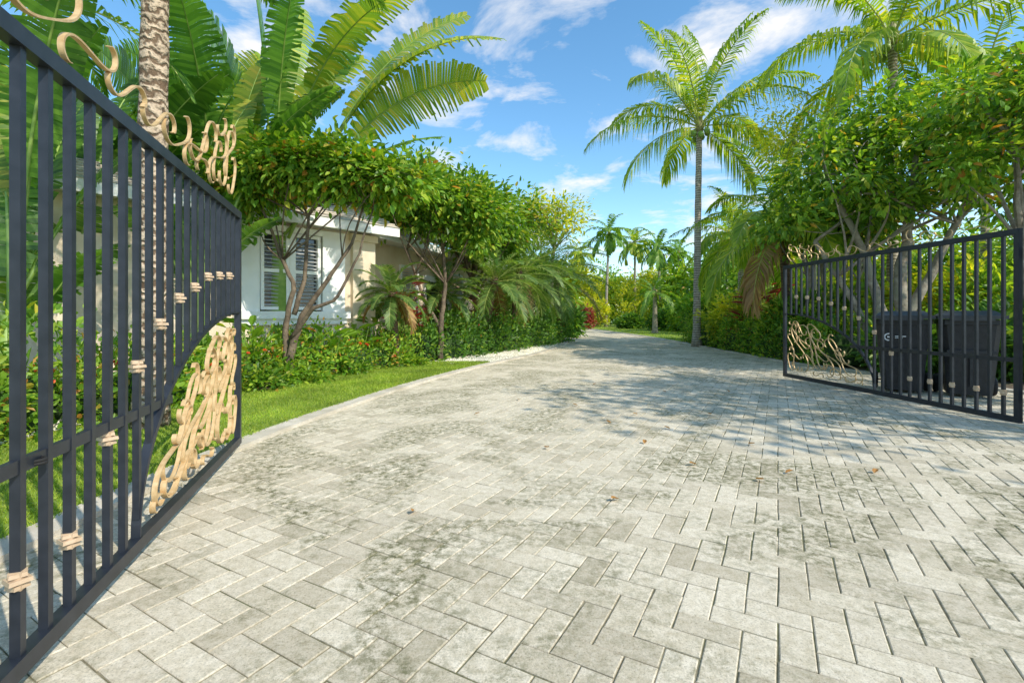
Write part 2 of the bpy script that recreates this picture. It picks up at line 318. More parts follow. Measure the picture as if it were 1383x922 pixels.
def palm(label,x,y,h,tr,nf,fl,ll,lw=.04,nl=55,mat='coco',bark='palmbark',lean=(0,0),elr=(80,-35),droop=1.3,ld=.45,group=None,name='palm_tree',parts=True,dead=0,flare=1.5,az0=0.,cat='palm tree',nuts=False,spec=None):
    r=thing(name,label,cat,(x,y,0),0,group)
    n=26;t=np.linspace(0,1,n);P=np.stack([lean[0]*t**1.6,lean[1]*t**1.6,h*t],1)
    rad=tr*(1+(flare-1)*np.exp(-t*h/.35))*(1-.25*t);rad*=1+.05*np.sin(np.arange(n)*2.1)
    mb=MB();mb.tube(P,rad,12);mb.build('trunk',M[bark],r,True)
    top=P[-1]
    fb=MB();
    if not parts: allm=MB()
    if spec: nf=len(spec)
    for i in range(nf):
        q=i/(max(nf-1,1));el=R(elr[0]+(elr[1]-elr[0])*q**.85+rng.normal()*5);az=az0+i*2.39996+rng.normal()*.15;dr=droop*(.7+.5*rng.random());L=fl*(.85+.25*rng.random())
        if spec: az,el,dr,L=R(spec[i][0]),R(spec[i][1]),R(spec[i][2]),spec[i][3]
        m=MB() if parts else allm
        pos=top+np.array([math.cos(az)*tr*.5,math.sin(az)*tr*.5,-.25*q*min(1,h/4)+.1])
        frond(m,pos,az,el,L,dr,nl,ll,lw,ld*(1.1-.35*math.sin(max(el,0))),rng.normal()*.2,fb)
        if parts: m.build('frond',M['dry'] if i>=nf-dead else M[mat],r)
    if not parts: allm.build('crown',M[mat],r)
    fb.build('frond_stalks',M['rachis'],r)
    cb=MB();cb.lathe(top,[(0.01,-.3),(tr*1.,-.25),(tr*1.15,-.05),(tr*.8,.25),(.02,.45)],10);cb.build('crownshaft',M['shag' if bark=='shag' else 'shaft'],r,True)
    if nuts:
        for k in range(7):
            a=k*.9;nb_=MB();s=.12;nb_.lathe(top+np.array([math.cos(a)*.3,math.sin(a)*.3,-.3-.08*(k%3)]),[(.005,-s),(s*.6,-s*.8),(s,0),(s*.7,s*.8),(.005,s)],8);nb_.build('coconut',M['petiole'],r,True)
    return r
def paddle(r,p,az,el,Lp,Lb,Wb,droop,mat='ban',twist=0,tear=.35,ns=34,roll=0.,pr=.035):
    n=30;t=np.linspace(0,1,n);L=Lp+Lb;e=el-droop*np.clip((t-.25)/.75,0,1)**1.5;a=az+twist*t
    st=np.stack([np.cos(e)*np.cos(a),np.cos(e)*np.sin(a),np.sin(e)],1)*L/(n-1);P=np.vstack([[0,0,0],np.cumsum(st,0)[:-1]])+np.array(p)
    s=MB();s.tube(P,np.linspace(pr,.006,n),6);f=Lp/L
    m=MB()
    q=np.linspace(f,1,ns+1)
    B=np.stack([np.interp(q,t,P[:,i]) for i in range(3)],1);ee=np.interp(q,t,e);aa=np.interp(q,t,a)
    T=np.stack([np.cos(ee)*np.cos(aa),np.cos(ee)*np.sin(aa),np.sin(ee)],1);S=np.stack([-np.sin(aa),np.cos(aa),0*aa],1);Nn=np.cross(S,T);Nn*=-1
    Nn[Nn[:,2]<0]*=-1
    if roll:
        cr,sr=math.cos(roll),math.sin(roll);S,Nn=S*cr+Nn*sr,Nn*cr-S*sr
    u_=(q-f)/(1-f);w=Wb*np.clip(np.sin(PI*(.06+.9*u_)),0.02,1)**.6
    for sd in (1,-1):
        hang=.25+rng.random()*.1
        for i in range(ns):
            g1=rng.random()<tear; sw=.12+.25*u_[i];dz=rng.normal()*.04+ (.25*rng.random() if g1 else 0)
            fr=[]
            for b_,k in ((B[i],i),(B[i+1],i+1)):
                for s_,dn in ((0,0),(.5,.02),(1,hang*.35+dz)):
                    pt=b_+S[k]*sd*w[k]*s_*.97+T[k]*w[k]*s_*sw+Nn[k]*w[k]*(.28*s_*(1-s_*.7))+np.array([0,0,-1])*w[k]*dn*1.0
                    fr.append(pt)
            if g1:
                fr[5]=fr[5]*.6+fr[2]*.4;fr[4]=fr[4]*.85+fr[1]*.15
            m.add(fr,[[0,1,4,3],[1,2,5,4]])
    lf=m.build('leaf',M[mat],r,True);s.build('leaf_stalk',M['petiole'],lf,True)
def shrub(label,x,y,ells,ncl,per,ll,lw,mat='dark',cr=.12,name='shrub',cat='shrub',group=None):
    r=thing(name,label,cat,(x,y,0),0,group);mb=MB();C=crown(mb,ells,ncl,per,ll,lw,cr,up=-.15,lo=.6);mb.build('foliage',M[mat],r)
    tb=MB()
    for _ in range(10):
        q=C[rng.integers(len(C))];tb.tube(curve((q[0]*.4,q[1]*.4,0),q,6,0,.08),np.linspace(.018,.005,6),5)
    tb.build('stems',M['brownbark'],r)
    return r
FLM=[]
def hedge(label,pts,w,h,n,ll,lw,mat,flowers=0,name='hedge',jit=.06,z0=0.0,var=1.):
    pts=np.array(pts,float);o=pts[0];r=thing(name,label,'hedge',(o[0],o[1],0))
    seg=np.linalg.norm(np.diff(pts,axis=0),axis=1);s=np.concatenate([[0],np.cumsum(seg)])
    def at(u_): return np.stack([np.interp(u_,s,pts[:,0]),np.interp(u_,s,pts[:,1])],1)
    def nor(u_):
        d_=at(u_+.05)-at(u_-.05);d_=nrm(d_);return np.stack([d_[:,1],-d_[:,0]],1)
    u_=rng.random(n)*s[-1];ph=rng.random(4)*6
    wv=var*(.10*np.sin(u_*2.3+ph[0])+.08*np.sin(u_*5.1+ph[1])+.06*np.sin(u_*11+ph[2]))
    hh=h*(1+wv)
    an=rng.random(n)*PI*.98;ex=.55
    cx=np.sign(np.cos(an))*np.abs(np.cos(an))**ex*w/2*(1+wv*1.2);cz=np.abs(np.sin(an))**ex*hh
    cz=np.where(rng.random(n)<.45,cz*rng.random(n)**.8,cz)
    c2=at(u_)-o;P=np.concatenate([c2+nor(u_)*cx[:,None],(z0+cz)[:,None]],1)
    O=np.concatenate([nor(u_)*np.cos(an)[:,None],np.sin(an)[:,None]],1)
    P+=rng.normal(size=P.shape)*jit*(.6+.8*rng.random((n,1)));P[:,2]=np.maximum(P[:,2],.05)
    mb=MB();D=O+rv(n)*.9+np.array([0,0,.2]);mb.leaves(P,D,rv(n)*.8+O+np.array([0,0,.5]),ll*(.6+.8*rng.random(n)),lw*(.6+.8*rng.random(n)),.15);mb.build('foliage',M[mat],r)
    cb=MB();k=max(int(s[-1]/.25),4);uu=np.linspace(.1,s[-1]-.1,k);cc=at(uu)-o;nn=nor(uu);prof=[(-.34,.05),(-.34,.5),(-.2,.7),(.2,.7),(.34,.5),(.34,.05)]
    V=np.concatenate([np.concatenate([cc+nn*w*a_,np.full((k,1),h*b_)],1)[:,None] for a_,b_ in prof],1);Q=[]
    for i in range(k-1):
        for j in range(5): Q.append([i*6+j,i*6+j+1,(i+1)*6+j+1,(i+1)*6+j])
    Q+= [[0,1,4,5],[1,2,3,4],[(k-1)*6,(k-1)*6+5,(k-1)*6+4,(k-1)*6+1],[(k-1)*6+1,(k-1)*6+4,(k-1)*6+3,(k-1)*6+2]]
    cb.add(V.reshape(-1,3),Q);cb.build('shade_core',M['core'],r)  # solid dark filler under the leaves, painted as the hedge's shaded inside
    if flowers:
        u2=rng.random(flowers)*s[-1];a2=PI*.05+rng.random(flowers)*PI*.5;q=np.concatenate([at(u2)-o+nor(u2)*(np.cos(a2)*w*.58)[:,None],(np.sin(a2)**.6*h*1.0)[:,None]],1)
        for p in q:
            if not FLM:
                kk=16;fb=MB();fb.leaves(rv(kk)*.012,rv(kk)+np.array([.1,-.1,.5]),rv(kk),.045,.034);fo=fb.build('flower',M['flower'],r);FLM.append(fo.data)
            else:
                fo=bpy.data.objects.new('flower',FLM[0]);COL.objects.link(fo);fo.parent=r
            fo.location=p;fo.rotation_euler=(0,0,rng.random()*6);s_=.7+.5*rng.random();fo.scale=(s_,s_,s_)
    return r
def rosette(label,x,y,h,n,ll,lw,mat,name='leafy_plant',group=None,spread=.35,cat='plant'):
    r=thing(name,label,cat,(x,y,0),0,group);mb=MB();P=[];D=[];tb=MB()
    for i in range(n):
        a=i*2.4;z=h*(.25+.75*rng.random());q=np.array([math.cos(a)*spread*rng.random(),math.sin(a)*spread*rng.random(),z])
        tb.tube(curve((q[0]*.3,q[1]*.3,0),q,5,0,.05),np.linspace(.012,.006,5),5)
        P.append(q);D.append([math.cos(a),math.sin(a),.3+.7*rng.random()])
    mb.leaves(np.array(P),np.array(D),np.tile([0,0,1.],(n,1))+rv(n)*.2,ll*(.7+.6*rng.random(n)),lw*(.8+.4*rng.random(n)),.3);mb.build('foliage',M[mat],r);tb.build('stems',M['petiole'],r);return r
# ------------------------------------------------------------------ gates
def scroll(p0,p1,kind=1,tend=4.6,p=1.7,n=120):
    u_=np.linspace(0,1,n);q=2*u_-1;K_=2*(p+1)*tend
    k=K_*np.abs(q)**p*(np.sign(q) if abs(kind)==1 else 1)*(1 if kind>0 else -1)
    a_=np.cumsum(k)/n;P=np.stack([np.cumsum(np.cos(a_)),np.cumsum(np.sin(a_))],1)/n
    i0,i1=n//7,n-1-n//7
    d0=P[i1]-P[i0];d1=np.array(p1)-np.array(p0);s_=np.linalg.norm(d1)/np.linalg.norm(d0);r_=math.atan2(d1[1],d1[0])-math.atan2(d0[1],d0[0])
    c_,n_=math.cos(r_)*s_,math.sin(r_)*s_;Q=P-P[i0];return np.stack([Q[:,0]*c_-Q[:,1]*n_,Q[:,0]*n_+Q[:,1]*c_],1)+np.array(p0)
def ribbon(mb,Pxz,w=.035,t=.012,y=0):
    n=len(Pxz);T=nrm(np.gradient(Pxz,axis=0));Nn=np.stack([-T[:,1],T[:,0]],1)
    tp=np.clip(np.minimum(np.arange(n),np.arange(n)[::-1])/6.,.35,1)[:,None]*t/2
    A=Pxz+Nn*tp;B=Pxz-Nn*tp
    V=np.stack([np.stack([A[:,0],np.full(n,y-w/2),A[:,1]],1),np.stack([A[:,0],np.full(n,y+w/2),A[:,1]],1),np.stack([B[:,0],np.full(n,y+w/2),B[:,1]],1),np.stack([B[:,0],np.full(n,y-w/2),B[:,1]],1)],1)
    i=np.arange(n-1)[:,None]*4;j=np.arange(4)[None];j2=(j+1)%4
    Q=np.stack([i+j,i+j2,i+4+j2,i+4+j],-1).reshape(-1,4);Q=np.vstack([Q,[[3,2,1,0]],[[4*n-4,4*n-3,4*n-2,4*n-1]]])
    mb.add(V.reshape(-1,3),Q)
def gate(label,hx,hy,fx,fy,crest=1.,wd=.045,th_=.011):
    Lg=math.hypot(fx-hx,fy-hy);r=thing('driveway_gate',label,'gate',(hx,hy,0),math.atan2(fy-hy,fx-hx))
    X=lambda s:Lg-s
    TOP=2.08;m=MB()
    m.box((Lg/2,0,TOP),(Lg+.05,.05,.06));m.box((Lg/2,0,.09),(Lg+.05,.05,.06));m.box((0,0,(TOP+.09)/2),(.05,.047,TOP-.15));m.box((Lg,0,(TOP+.09)/2),(.05,.047,TOP-.15));m.build('frame',M['iron'],r)
    ea,eb=2.,1.1
    ez=lambda s:.1+eb*math.sqrt(max(0,1-(s/ea)**2))
    m=MB();x0=0.03;x1=X(1.56);m.box(((x0+x1)/2,0,.72),(x1-x0,.022,.045));m.build('middle_rail',M['iron'],r)
    an=np.linspace(.0,PI/2,30);m=MB();ribbon(m,np.stack([X(ea*np.cos(an)),.12+eb*np.sin(an)],1),.04,.026);m.build('arched_bar',M['iron'],r)
    kz=[1.52,1.5,1.47,1.38,1.30,1.15,.95,.67,.36,.36,.36,.36,.36,.36]
    k=0;s=.17
    while s<Lg-.1:
        zb=ez(s) if s<ea else .11
        b=MB();b.box((X(s),0,(zb+TOP-.02)/2),(.028,.028,TOP-.02-zb));bo=b.build('bar',M['iron'],r)
        if k%2==1:
            z=kz[min(k//2,len(kz)-1)];c=MB()
            for q,sz,an_ in ((-.019,.044,.25),(0,.058,.0),(.019,.044,-.25)):
                c.box((X(s),0,z+q),(sz,sz,.013),PI/4+an_,.0,.94)
            c.box((X(s),0,z),(.034,.034,.06));c.build('collar',M['knot'],bo)
        s+=.14;k+=1
    SCR=[((1.78,.24),(1.25,.62),1),((1.6,.26),(1.05,.8),-1),((1.2,.25),(.7,.92),1),((.9,.28),(.45,1.02),-1),((.6,.25),(.22,1.02),1),((.3,.22),(.16,.62),-1),
         ((1.35,.22),(1.0,.35),-2),((1.08,.45),(.8,.62),2),((.75,.3),(.5,.5),-2),((.62,.62),(.38,.82),2),((.32,.72),(.14,.95),-2),((1.5,.45),(1.25,.62),-1),((.98,.68),(.72,.88),1),((.45,.22),(.2,.32),2),((.42,.42),(.2,.48),-1),((1.78,.2),(1.45,.2),1),((.98,.2),(.75,.2),1),((.3,1.0),(.12,1.06),1),
         ((1.35,.3),(.85,.76),1),((1.0,.3),(.6,.8),-1),((.72,.5),(.3,.95),1),((.2,.2),(.1,.5),2),((1.65,.2),(1.15,.3),-1),((.55,.85),(.25,1.08),-1),((1.4,.55),(1.1,.86),2),((.9,.82),(.6,1.02),-2),((.2,.6),(.1,.85),1)]
    for p0,p1,kd in SCR:
        m=MB();ribbon(m,scroll((X(p0[0]),p0[1]),(X(p1[0]),p1[1]),kd,3.9 if abs(kd)==1 else 3.4),wd*(.8+.4*rng.random()),th_,rng.normal()*.004);m.build('scroll',M['gold'],r)
    CR=[((.85,2.2),(.38,2.5),1),((.5,2.2),(.18,2.62),-1),((.24,2.2),(.08,2.46),2),((1.35,2.18),(.9,2.36),1),((1.1,2.19),(.85,2.22),-2),((1.9,2.18),(1.5,2.28),-1),((2.6,2.18),(2.2,2.28),1),((3.1,2.18),(2.7,2.3),-1),((3.5,2.18),(3.2,2.32),1),((2.25,2.18),(1.9,2.26),-1),((.62,2.5),(.4,2.62),2),((.4,2.3),(.1,2.66),1),((.7,2.2),(.55,2.45),-2),((1.65,2.19),(1.25,2.34),2),((1.2,2.2),(.7,2.5),-1),((2.9,2.19),(2.5,2.36),2)]
    for p0,p1,kd in CR:
        z=lambda q:2.12+(q-2.12)*crest
        m=MB();ribbon(m,scroll((X(p0[0]),z(p0[1])),(X(p1[0]),z(p1[1])),kd,3.9 if abs(kd)==1 else 3.4),wd*.8,th_*.85,rng.normal()*.004);m.build('crest_scroll',M['gold'],r)
    return r,X
gl,X=gate('open black iron gate at the left with gold scrollwork seen close up',-1.28,.6,-2.43,4.2,1.25,.025,.010)
t=np.linspace(0,1,30);m=MB();Lg=3.78
m.tube(np.stack([Lg-2.75+.02*np.cos(t*12.5),.03*np.sin(t*12.5),.7+.02*t],1),.006,6);m.build('cable',M['rubber'],gl,True)
gr,_=gate('open black iron gate at the right standing in front of the wheelie bins',5.34,5.0,5.07,8.8,.62,.016,.009)
for x,y,lb in ((5.42,4.84,'square black metal post holding the right gate'),(-1.2,.42,'square black metal post holding the left gate')):
    r=thing('gate_post',lb,'post',(x,y,0));m=MB();m.box((0,0,1.1),(.14,.14,2.2));m.build('post',M['iron'],r);m=MB();m.box((0,0,2.23),(.18,.18,.05));m.box((0,0,2.28),(.16,.16,.05),taper=.2);m.build('cap',M['iron'],r)
    for z in (.35,1.85):
        m=MB();m.lathe((-.02,.1,z),[(.001,-.06),(.022,-.06),(.022,.06),(.001,.06)],10);m.build('hinge',M['iron'],r,True)
# ------------------------------------------------------------------ bins
def wbin(label,x,y,rz,s=1.,mark=True):
    r=thing('wheelie_bin',label,'bin',(x,y,0),rz)
    m=MB();w,d_,h=.70*s,.76*s,1.16*s
    sec=[(.0,.74,.72),(.08,.76,.74),(.55,.88,.86),(.93,.98,.96),(.935,1.06,1.04),(1,1.06,1.04)]
    V=[]
    for z,a_,b_ in sec:
        x_,y_=w/2*a_,d_/2*b_;c_=.06
        V+=[(-x_+c_,-y_,z*h+.05),(x_-c_,-y_,z*h+.05),(x_,-y_+c_,z*h+.05),(x_,y_-c_,z*h+.05),(x_-c_,y_,z*h+.05),(-x_+c_,y_,z*h+.05),(-x_,y_-c_,z*h+.05),(-x_,-y_+c_,z*h+.05)]
    Q=[[i*8+j,i*8+(j+1)%8,(i+1)*8+(j+1)%8,(i+1)*8+j] for i in range(len(sec)-1) for j in range(8)]
    V.append((0,0,.05));T=[[len(V)-1,(j+1)%8,j] for j in range(8)]
    m.add(V,Q,T)
    m.box((0,-d_/2*.93,h*.62),(w*.8,.05,.04));m.box((0,-d_/2*.90,h*.36),(w*.05,.04,h*.4))
    m.build('body',M['bin'],r)
    m=MB();m.box((0,-.02,h+.085),(w*1.12,d_*1.12,.05));m.box((0,-.02,h+.145),(w*1.04,d_*1.04,.07),taper=.72);m.box((0,-d_*.58,h+.06),(w*.7,.05,.05));m.build('lid',M['binlid'],r)
    m=MB();m.tube([(-w*.42,d_*.5,h),(-w*.42,d_*.62,h+.02),(w*.42,d_*.62,h+.02),(w*.42,d_*.5,h)],.018,8);m.build('handle',M['bin'],r,True)
    for sx in (-1,1):
        m=MB();m.lathe((sx*w*.49,d_*.38,.14),[(.02,-.035),(.12,-.035),(.14,-.02),(.14,.02),(.12,.035),(.02,.035)],20,'x');wo=m.build('wheel',M['rubber'],r,True)
        m=MB();m.lathe((sx*w*.49,d_*.38,.14),[(.001,-.04),(.06,-.04),(.06,.04),(.001,.04)],14,'x');m.build('hub',M['binlid'],wo)
    m=MB();m.tube([(-w*.5,d_*.38,.14),(w*.5,d_*.38,.14)],.012,8);m.build('axle',M['iron'],r,True)
    if mark:
        yf=-d_/2*.965-.008;z0=h*.78+.02
        m=MB();a_=np.linspace(0,2*PI,25)
        ribbon(m,np.stack([-.17+.05*np.cos(a_),z0+.05*np.sin(a_)],1),.006,.018,yf)
        m.box((-.17,yf,z0),(.036,.006,.024));m.box((-.03,yf,z0+.012),(.13,.006,.012));m.box((-.05,yf,z0-.012),(.09,.006,.008));m.build('printed_mark',M['mark'],r)
    return r
wbin('black wheelie bin with white printed mark behind the right gate',6.12,7.45,R(-36),.93)
wbin('plain black wheelie bin nearer the gate post, right of the marked one',6.74,7.02,R(-36),.93,False)
# ------------------------------------------------------------------ house
O=np.array([-5.08,9.,0]);ud=np.array([.669,.743,0]);nd=np.array([.743,-.669,0]);hr=math.atan2(.743,.669)
house=thing('house','cream and white villa with shuttered windows behind the left trees','house',tuple(O))
def ob(mb,a0,a1,z0,z1,o0,o1,base=None,dr=None):
    dr=ud if dr is None else dr;nn=np.array([dr[1],-dr[0],0]);b=np.zeros(3) if base is None else base
    c_=b+dr*(a0+a1)/2+nn*(o0+o1)/2;mb.box((c_[0],c_[1],(z0+z1)/2),(a1-a0,o1-o0,z1-z0),math.atan2(dr[1],dr[0]))
E=2.69;c1=ud*E;B0=np.array([-3.78,13.,0])-O;B1=np.array([-.9,21.,0])-O;db=nrm(B1-B0);LB=np.linalg.norm(B1-B0);dc=nrm(B0-c1);LC=np.linalg.norm(B0-c1)
m=MB()
ob(m,-9,-.0,0,3.05,-.3,0);ob(m,0,1.75,0,1.25,-.3,0);ob(m,0,1.75,2.9,3.05,-.3,0);ob(m,0,.2,1.25,2.9,-.3,0);ob(m,1.55,1.75,1.25,2.9,-.3,0);ob(m,1.75,E,0,3.05,-.3,0)
ob(m,0,LC,0,3.05,-.25,-.01,c1,dc);ob(m,0,LB,0,3.2,-.3,0,B0,db)
ob(m,-9,E,0,.35,0,.04)
m.build('wall',M['stucco'],house)
m=MB();ob(m,E-.5,E+.06,0,2.85,.003,.10);ob(m,E-.55,E+.1,2.85,3.0,.003,.15);ob(m,E-.55,E+.1,0,.25,.003,.15);m.build('corner_pillar',M['stucco'],house)
m=MB();ob(m,-.1,.24,1.2,2.98,.003,.09);ob(m,1.50,2.0,1.2,2.98,.003,.09);ob(m,.24,1.5,2.86,2.98,.003,.09);ob(m,-.2,2.1,1.12,1.27,.003,.16);ob(m,-.15,2.05,1.0,1.12,.003,.09);m.build('window_surround',M['white'],house)
def window(a0,a1,z0,z1,base=None,dr=None,rec=0.0,slats=True):
    w=MB();f=.065
    ob(w,a0,a0+f,z0,z1,rec-.06,rec+.05,base,dr);ob(w,a1-f,a1,z0,z1,rec-.06,rec+.05,base,dr);ob(w,a0+f,a1-f,z1-f,z1,rec-.06,rec+.05,base,dr);ob(w,a0+f,a1-f,z0,z0+f,rec-.06,rec+.05,base,dr);zm=(z0+z1)/2
    ob(w,a0+f,a1-f,zm-.035,zm+.035,rec-.05,rec+.045,base,dr);wo=w.build('window',M['white'],house)
    g_=MB();ob(g_,a0+f,a1-f,z0+f,z1-f,rec-.05,rec-.04,base,dr);g_.build('pane',M['glass'],wo)
    if slats:
        sb=MB();z=z0+f+.04;d2=ud if dr is None else dr;nn=np.array([d2[1],-d2[0],0]);bb=np.zeros(3) if base is None else base
        while z<z1-f-.03:
            if abs(z-zm)>.06:
                c_=bb+d2*(a0+a1)/2+nn*(rec+.01);sb.box((c_[0],c_[1],z),(a1-a0-2*f-.01,.07,.010),math.atan2(d2[1],d2[0]),R(22))
            z+=.075
        sb.build('shutter',M['shutter'],wo)
window(.27,.82,1.3,2.85);window(.88,1.47,1.3,2.85)
m=MB();ob(m,.82,.88,1.27,2.86,-.06,.06);m.build('mullion',M['white'],house)
window(1.2,2.2,1.1,2.7,B0,db,.03);window(4.2,5.4,1.0,2.7,B0,db,.03)
m=MB();ob(m,2.6,3.7,.1,2.5,.003,.05,B0,db);dr_=m.build('door',M['white'],house);m=MB();ob(m,2.75,3.55,.9,2.3,.051,.06,B0,db);m.build('pane',M['glass'],dr_)
m=MB();ob(m,-9,E+.45,3.0,3.2,.45,.5);ob(m,-9,E+.3,3.055,3.1,-.1,.45);ob(m,-.6,LB,3.21,3.26,-.1,.7,B0,db);ob(m,-.8,LB,3.15,3.36,.7,.75,B0,db);m.build('eave',M['white'],house)
m=MB()
e0=ud*-9+nd*.52;e1=ud*(E+.45)+nd*.52;nb_=np.array([db[1],-db[0],0]);e2=B0-db*.9+nb_*.77;e3=B1+nb_*.77
up=np.array([0,0,3.2])
def tilt(a_,b_,inn,z):
    return [a_+up,b_+up,b_+inn+np.array([0,0,z]),a_+inn+np.array([0,0,z])]
m.add(tilt(e0,e1,-nd*5,3.2+2.1),[[0,1,2,3]]);m.add([p+np.array([0,0,.17]) for p in tilt(e2,e3,-nb_*5,3.2+2.1)],[[0,1,2,3]])
m.add([e1+up,e1-nd*5+ud*0+np.array([0,0,5.3]),e1-nd*5+np.array([0,0,3.2])],None,[[0,1,2]])
for sl in (tilt(e0,e1,-nd*5,5.3),[p+np.array([0,0,.17]) for p in tilt(e2,e3,-nb_*5,5.3)]):
    A_,B_,C_,D_=sl
    for k in range(1,22):
        f=k/22;p=A_+(D_-A_)*f;q_=B_+(C_-B_)*f;m.tube([p+[0,0,.01],q_+[0,0,.01]],.022,5,False)
m.build('roof',M['roof'],house)
# ------------------------------------------------------------------ fences
def fence(label,p,q,h,gap=.12):
    p=np.array(p,float);q=np.array(q,float);L=np.linalg.norm(q-p);a_=math.atan2(q[1]-p[1],q[0]-p[0]);r=thing('fence',label,'fence',(p[0],p[1],0),a_)
    m=MB()
    for x_ in np.arange(gap/2,L,gap): m.box((x_,0,h/2+.03),(.025,.025,h-.1))
    m.box((L/2,0,h-.12),(L,.04,.04));m.box((L/2,0,.2),(L,.04,.04));m.build('picket_panel',M['fence'],r)
    for x_ in np.arange(0,L+.1,2.2):
        m=MB();m.box((x_,0,h/2),(.09,.09,h));m.build('post',M['fence'],r)
fence('dark picket fence behind the low right hedge',(8.2,18.5),(13.0,12.),1.9,.1)
# ------------------------------------------------------------------ LEFT planting
hedge('low hedge with red flowers in front of the shuttered window',[(-4.9,5.2),(-4.75,7.6),(-4.1,9.),(-3.3,10.1),(-2.7,11.4)],1.0,.66,12000,.08,.042,'glossy',24,jit=.12,var=2.2)
hedge('dense dark green hedge further up behind the gravel',[(-2.6,11.9),(-1.5,14.2),(-.2,16.6),(1.0,19.),(1.9,21.5)],1.3,1.0,14000,.11,.05,'dark',8,jit=.13,var=1.6)
hedge('low leafy groundcover hedge at far left seen through the gate bars',[(-5.1,1.5),(-5.1,5.)],1.0,.85,6000,.09,.05,'glossy',16,jit=.12,var=2.)
hedge('clipped hedge along the right edge of the driveway between coconut palm and gate',[(8.0,20.5),(7.8,18.),(7.65,15.),(7.5,12.2),(7.6,10.6)],1.1,1.02,15000,.085,.042,'tree',0,jit=.05)
for i,(px,Y,h,lb) in enumerate(((480,10.2,.9,'broad leafed plant at the foot of the house corner pillar'),(505,10.9,1.25,'tall pale leafy plant just right of the corner pillar'),(330,8.0,1.1,'leafy plant at the gate end of the flowering hedge'),(560,13,1.2,'broad leafed plant below the hanging fern palm'),(600,14.5,1.4,'broad leafed plant before the long house wall'),(440,9.1,.95,'broad leafed plant sticking out of the flowering hedge below the window'),(665,16.2,1.3,'bright leafy plant between the two nearest date palms'))):
    rosette(lb,WX(px,Y),Y,h,34,.34,.12,'glossy' if i%2 else 'bright',spread=.4)
for i,(px,Y,lb) in enumerate(((352,7.7,'small low plant at the lawn edge nearest the left gate'),(405,8.4,'small low plant at the lawn edge below the leaning trunk'),(470,9.6,'small low plant at the lawn edge before the pillar'),(545,11.1,'small low plant at the lawn tip beside the gravel'))):
    shrub(lb,WX(px,Y),Y-.35,[(0,0,.18,.38,.3,.2),(.3,.1,.13,.25,.2,.15)],26,30,.09,.045,'bright' if i%2 else 'tree',.07)
tree('low spreading tree with red tipped leaves over the shuttered window',WX(385,8.1),8.1,
 [[(0,0,0,.075),(.1,0,.6,.065),(.25,.1,1.2,.05),(.75,.1,1.9,.035),(1.1,.2,2.5,.025),(1.3,.2,3.2,.015)],[(0.03,0,.3,.06),(-.05,.1,1.,.05),(.1,.1,1.7,.04),(-.2,.2,2.3,.03),(-.5,.1,3.2,.02)],[(.1,0,.8,.045),(.5,-.1,1.3,.035),(.9,-.1,1.45,.028),(1.2,0,2.1,.02),(1.5,0,3.,.012)],[(.1,.1,1.2,.045),(.25,.2,1.9,.035),(.35,.1,2.9,.025)]],
 [(-.3,0,3.68,.95,.7,.47),(.7,0,3.7,1.1,.65,.42),(1.7,.1,3.5,.8,.5,.38),(-.7,.3,3.35,.45,.4,.5)],215,44,.14,.07,.15,'glossy','brownbark',nb=22,br=.014)
tree('dense round crowned tree shading the middle of the house front',WX(590,12.2),12.2,
 [[(0.1,0,0,.08),(.1,0,1.,.07),(.2,.1,2.,.05),(.1,.1,3.2,.035)],[(.1,0,.8,.05),(-.4,.1,1.7,.04),(-.8,.1,2.9,.025)]],
 [(-1.0,0,4.15,1.,.9,.7),(.2,.2,4.1,1.1,1.,.8),(1.0,.3,3.7,.7,.8,.85),(-.3,.4,4.5,.9,.8,.5)],235,42,.16,.08,.18,'tree','brownbark',nb=18,br=.02)
tree('dark leafy tree beyond the round crowned one by the house wall',WX(640,15.5),15.5,
 [[(0,0,0,.1),(.1,0,1.2,.09),(-.1,.1,2.4,.06)]],[(0,0,4.5,1.5,1.4,1.),(-1.2,.8,4.9,1.3,1.2,.9),(.3,.8,3.6,1.1,1.1,.7),(.9,.3,3.9,.8,.8,.8)],200,38,.19,.09,.24,'tree','brownbark',nb=14)
for i,(px,Y,z,rx,rz) in enumerate(((470,19,6.2,2.4,1.5),(560,22,6.8,2.6,1.7),(650,26,6.8,2.8,1.9))):
    tree('leafy green tree rising behind the house roof',WX(px,Y),Y,[[(0,0,0,.2),(.1,0,z*.7,.12)]],[(0,0,z,rx,rx,rz),(rx*.7,0,z-.8,rx*.7,rx*.7,rz*.7)],110,34,.28,.13,.35,'tree',group='trees behind the house roof')
pp=[(535,10.6,1.6,.95,'small shaggy palm with drooping red brown fronds near the pillar',4,(-.1,.0)),
    (592,13.2,1.75,1.2,'short feathery palm left of the bigger one by the house wall',3,(.1,0)),
    (655,15.2,2.2,1.7,'feathery date palm leaning beside the dark tree',2,(.3,-.3)),
    (690,17.2,2.6,2.2,'feathery date palm in the middle of the left palm row',1,(.3,-.2)),
    (755,20.5,2.8,2.7,'spreading date palm at the far end of the left hedge',1,(-.1,.2)),
    (722,19.3,2.2,2.,'date palm between the middle one and the far end one',1,(.1,.2))]
for i,(px,Y,h,fl,lb,dd_,ln) in enumerate(pp):
    palm(lb,WX(px,Y),Y,h,.085 if i<2 else .12,28,fl,fl*.26,.028,46,'phoenix','shag',ln,(84,-30),1.3,.25,dead=dd_,flare=1.1,az0=i)
for px,Y,lb in ((548,12.,'red leafed plant under the shaggy palm'),(650,15.9,'red leafed plant before the feathery palm')):
    rosette(lb,WX(px,Y),Y,2.0,40,.45,.06,'red',spread=.3)
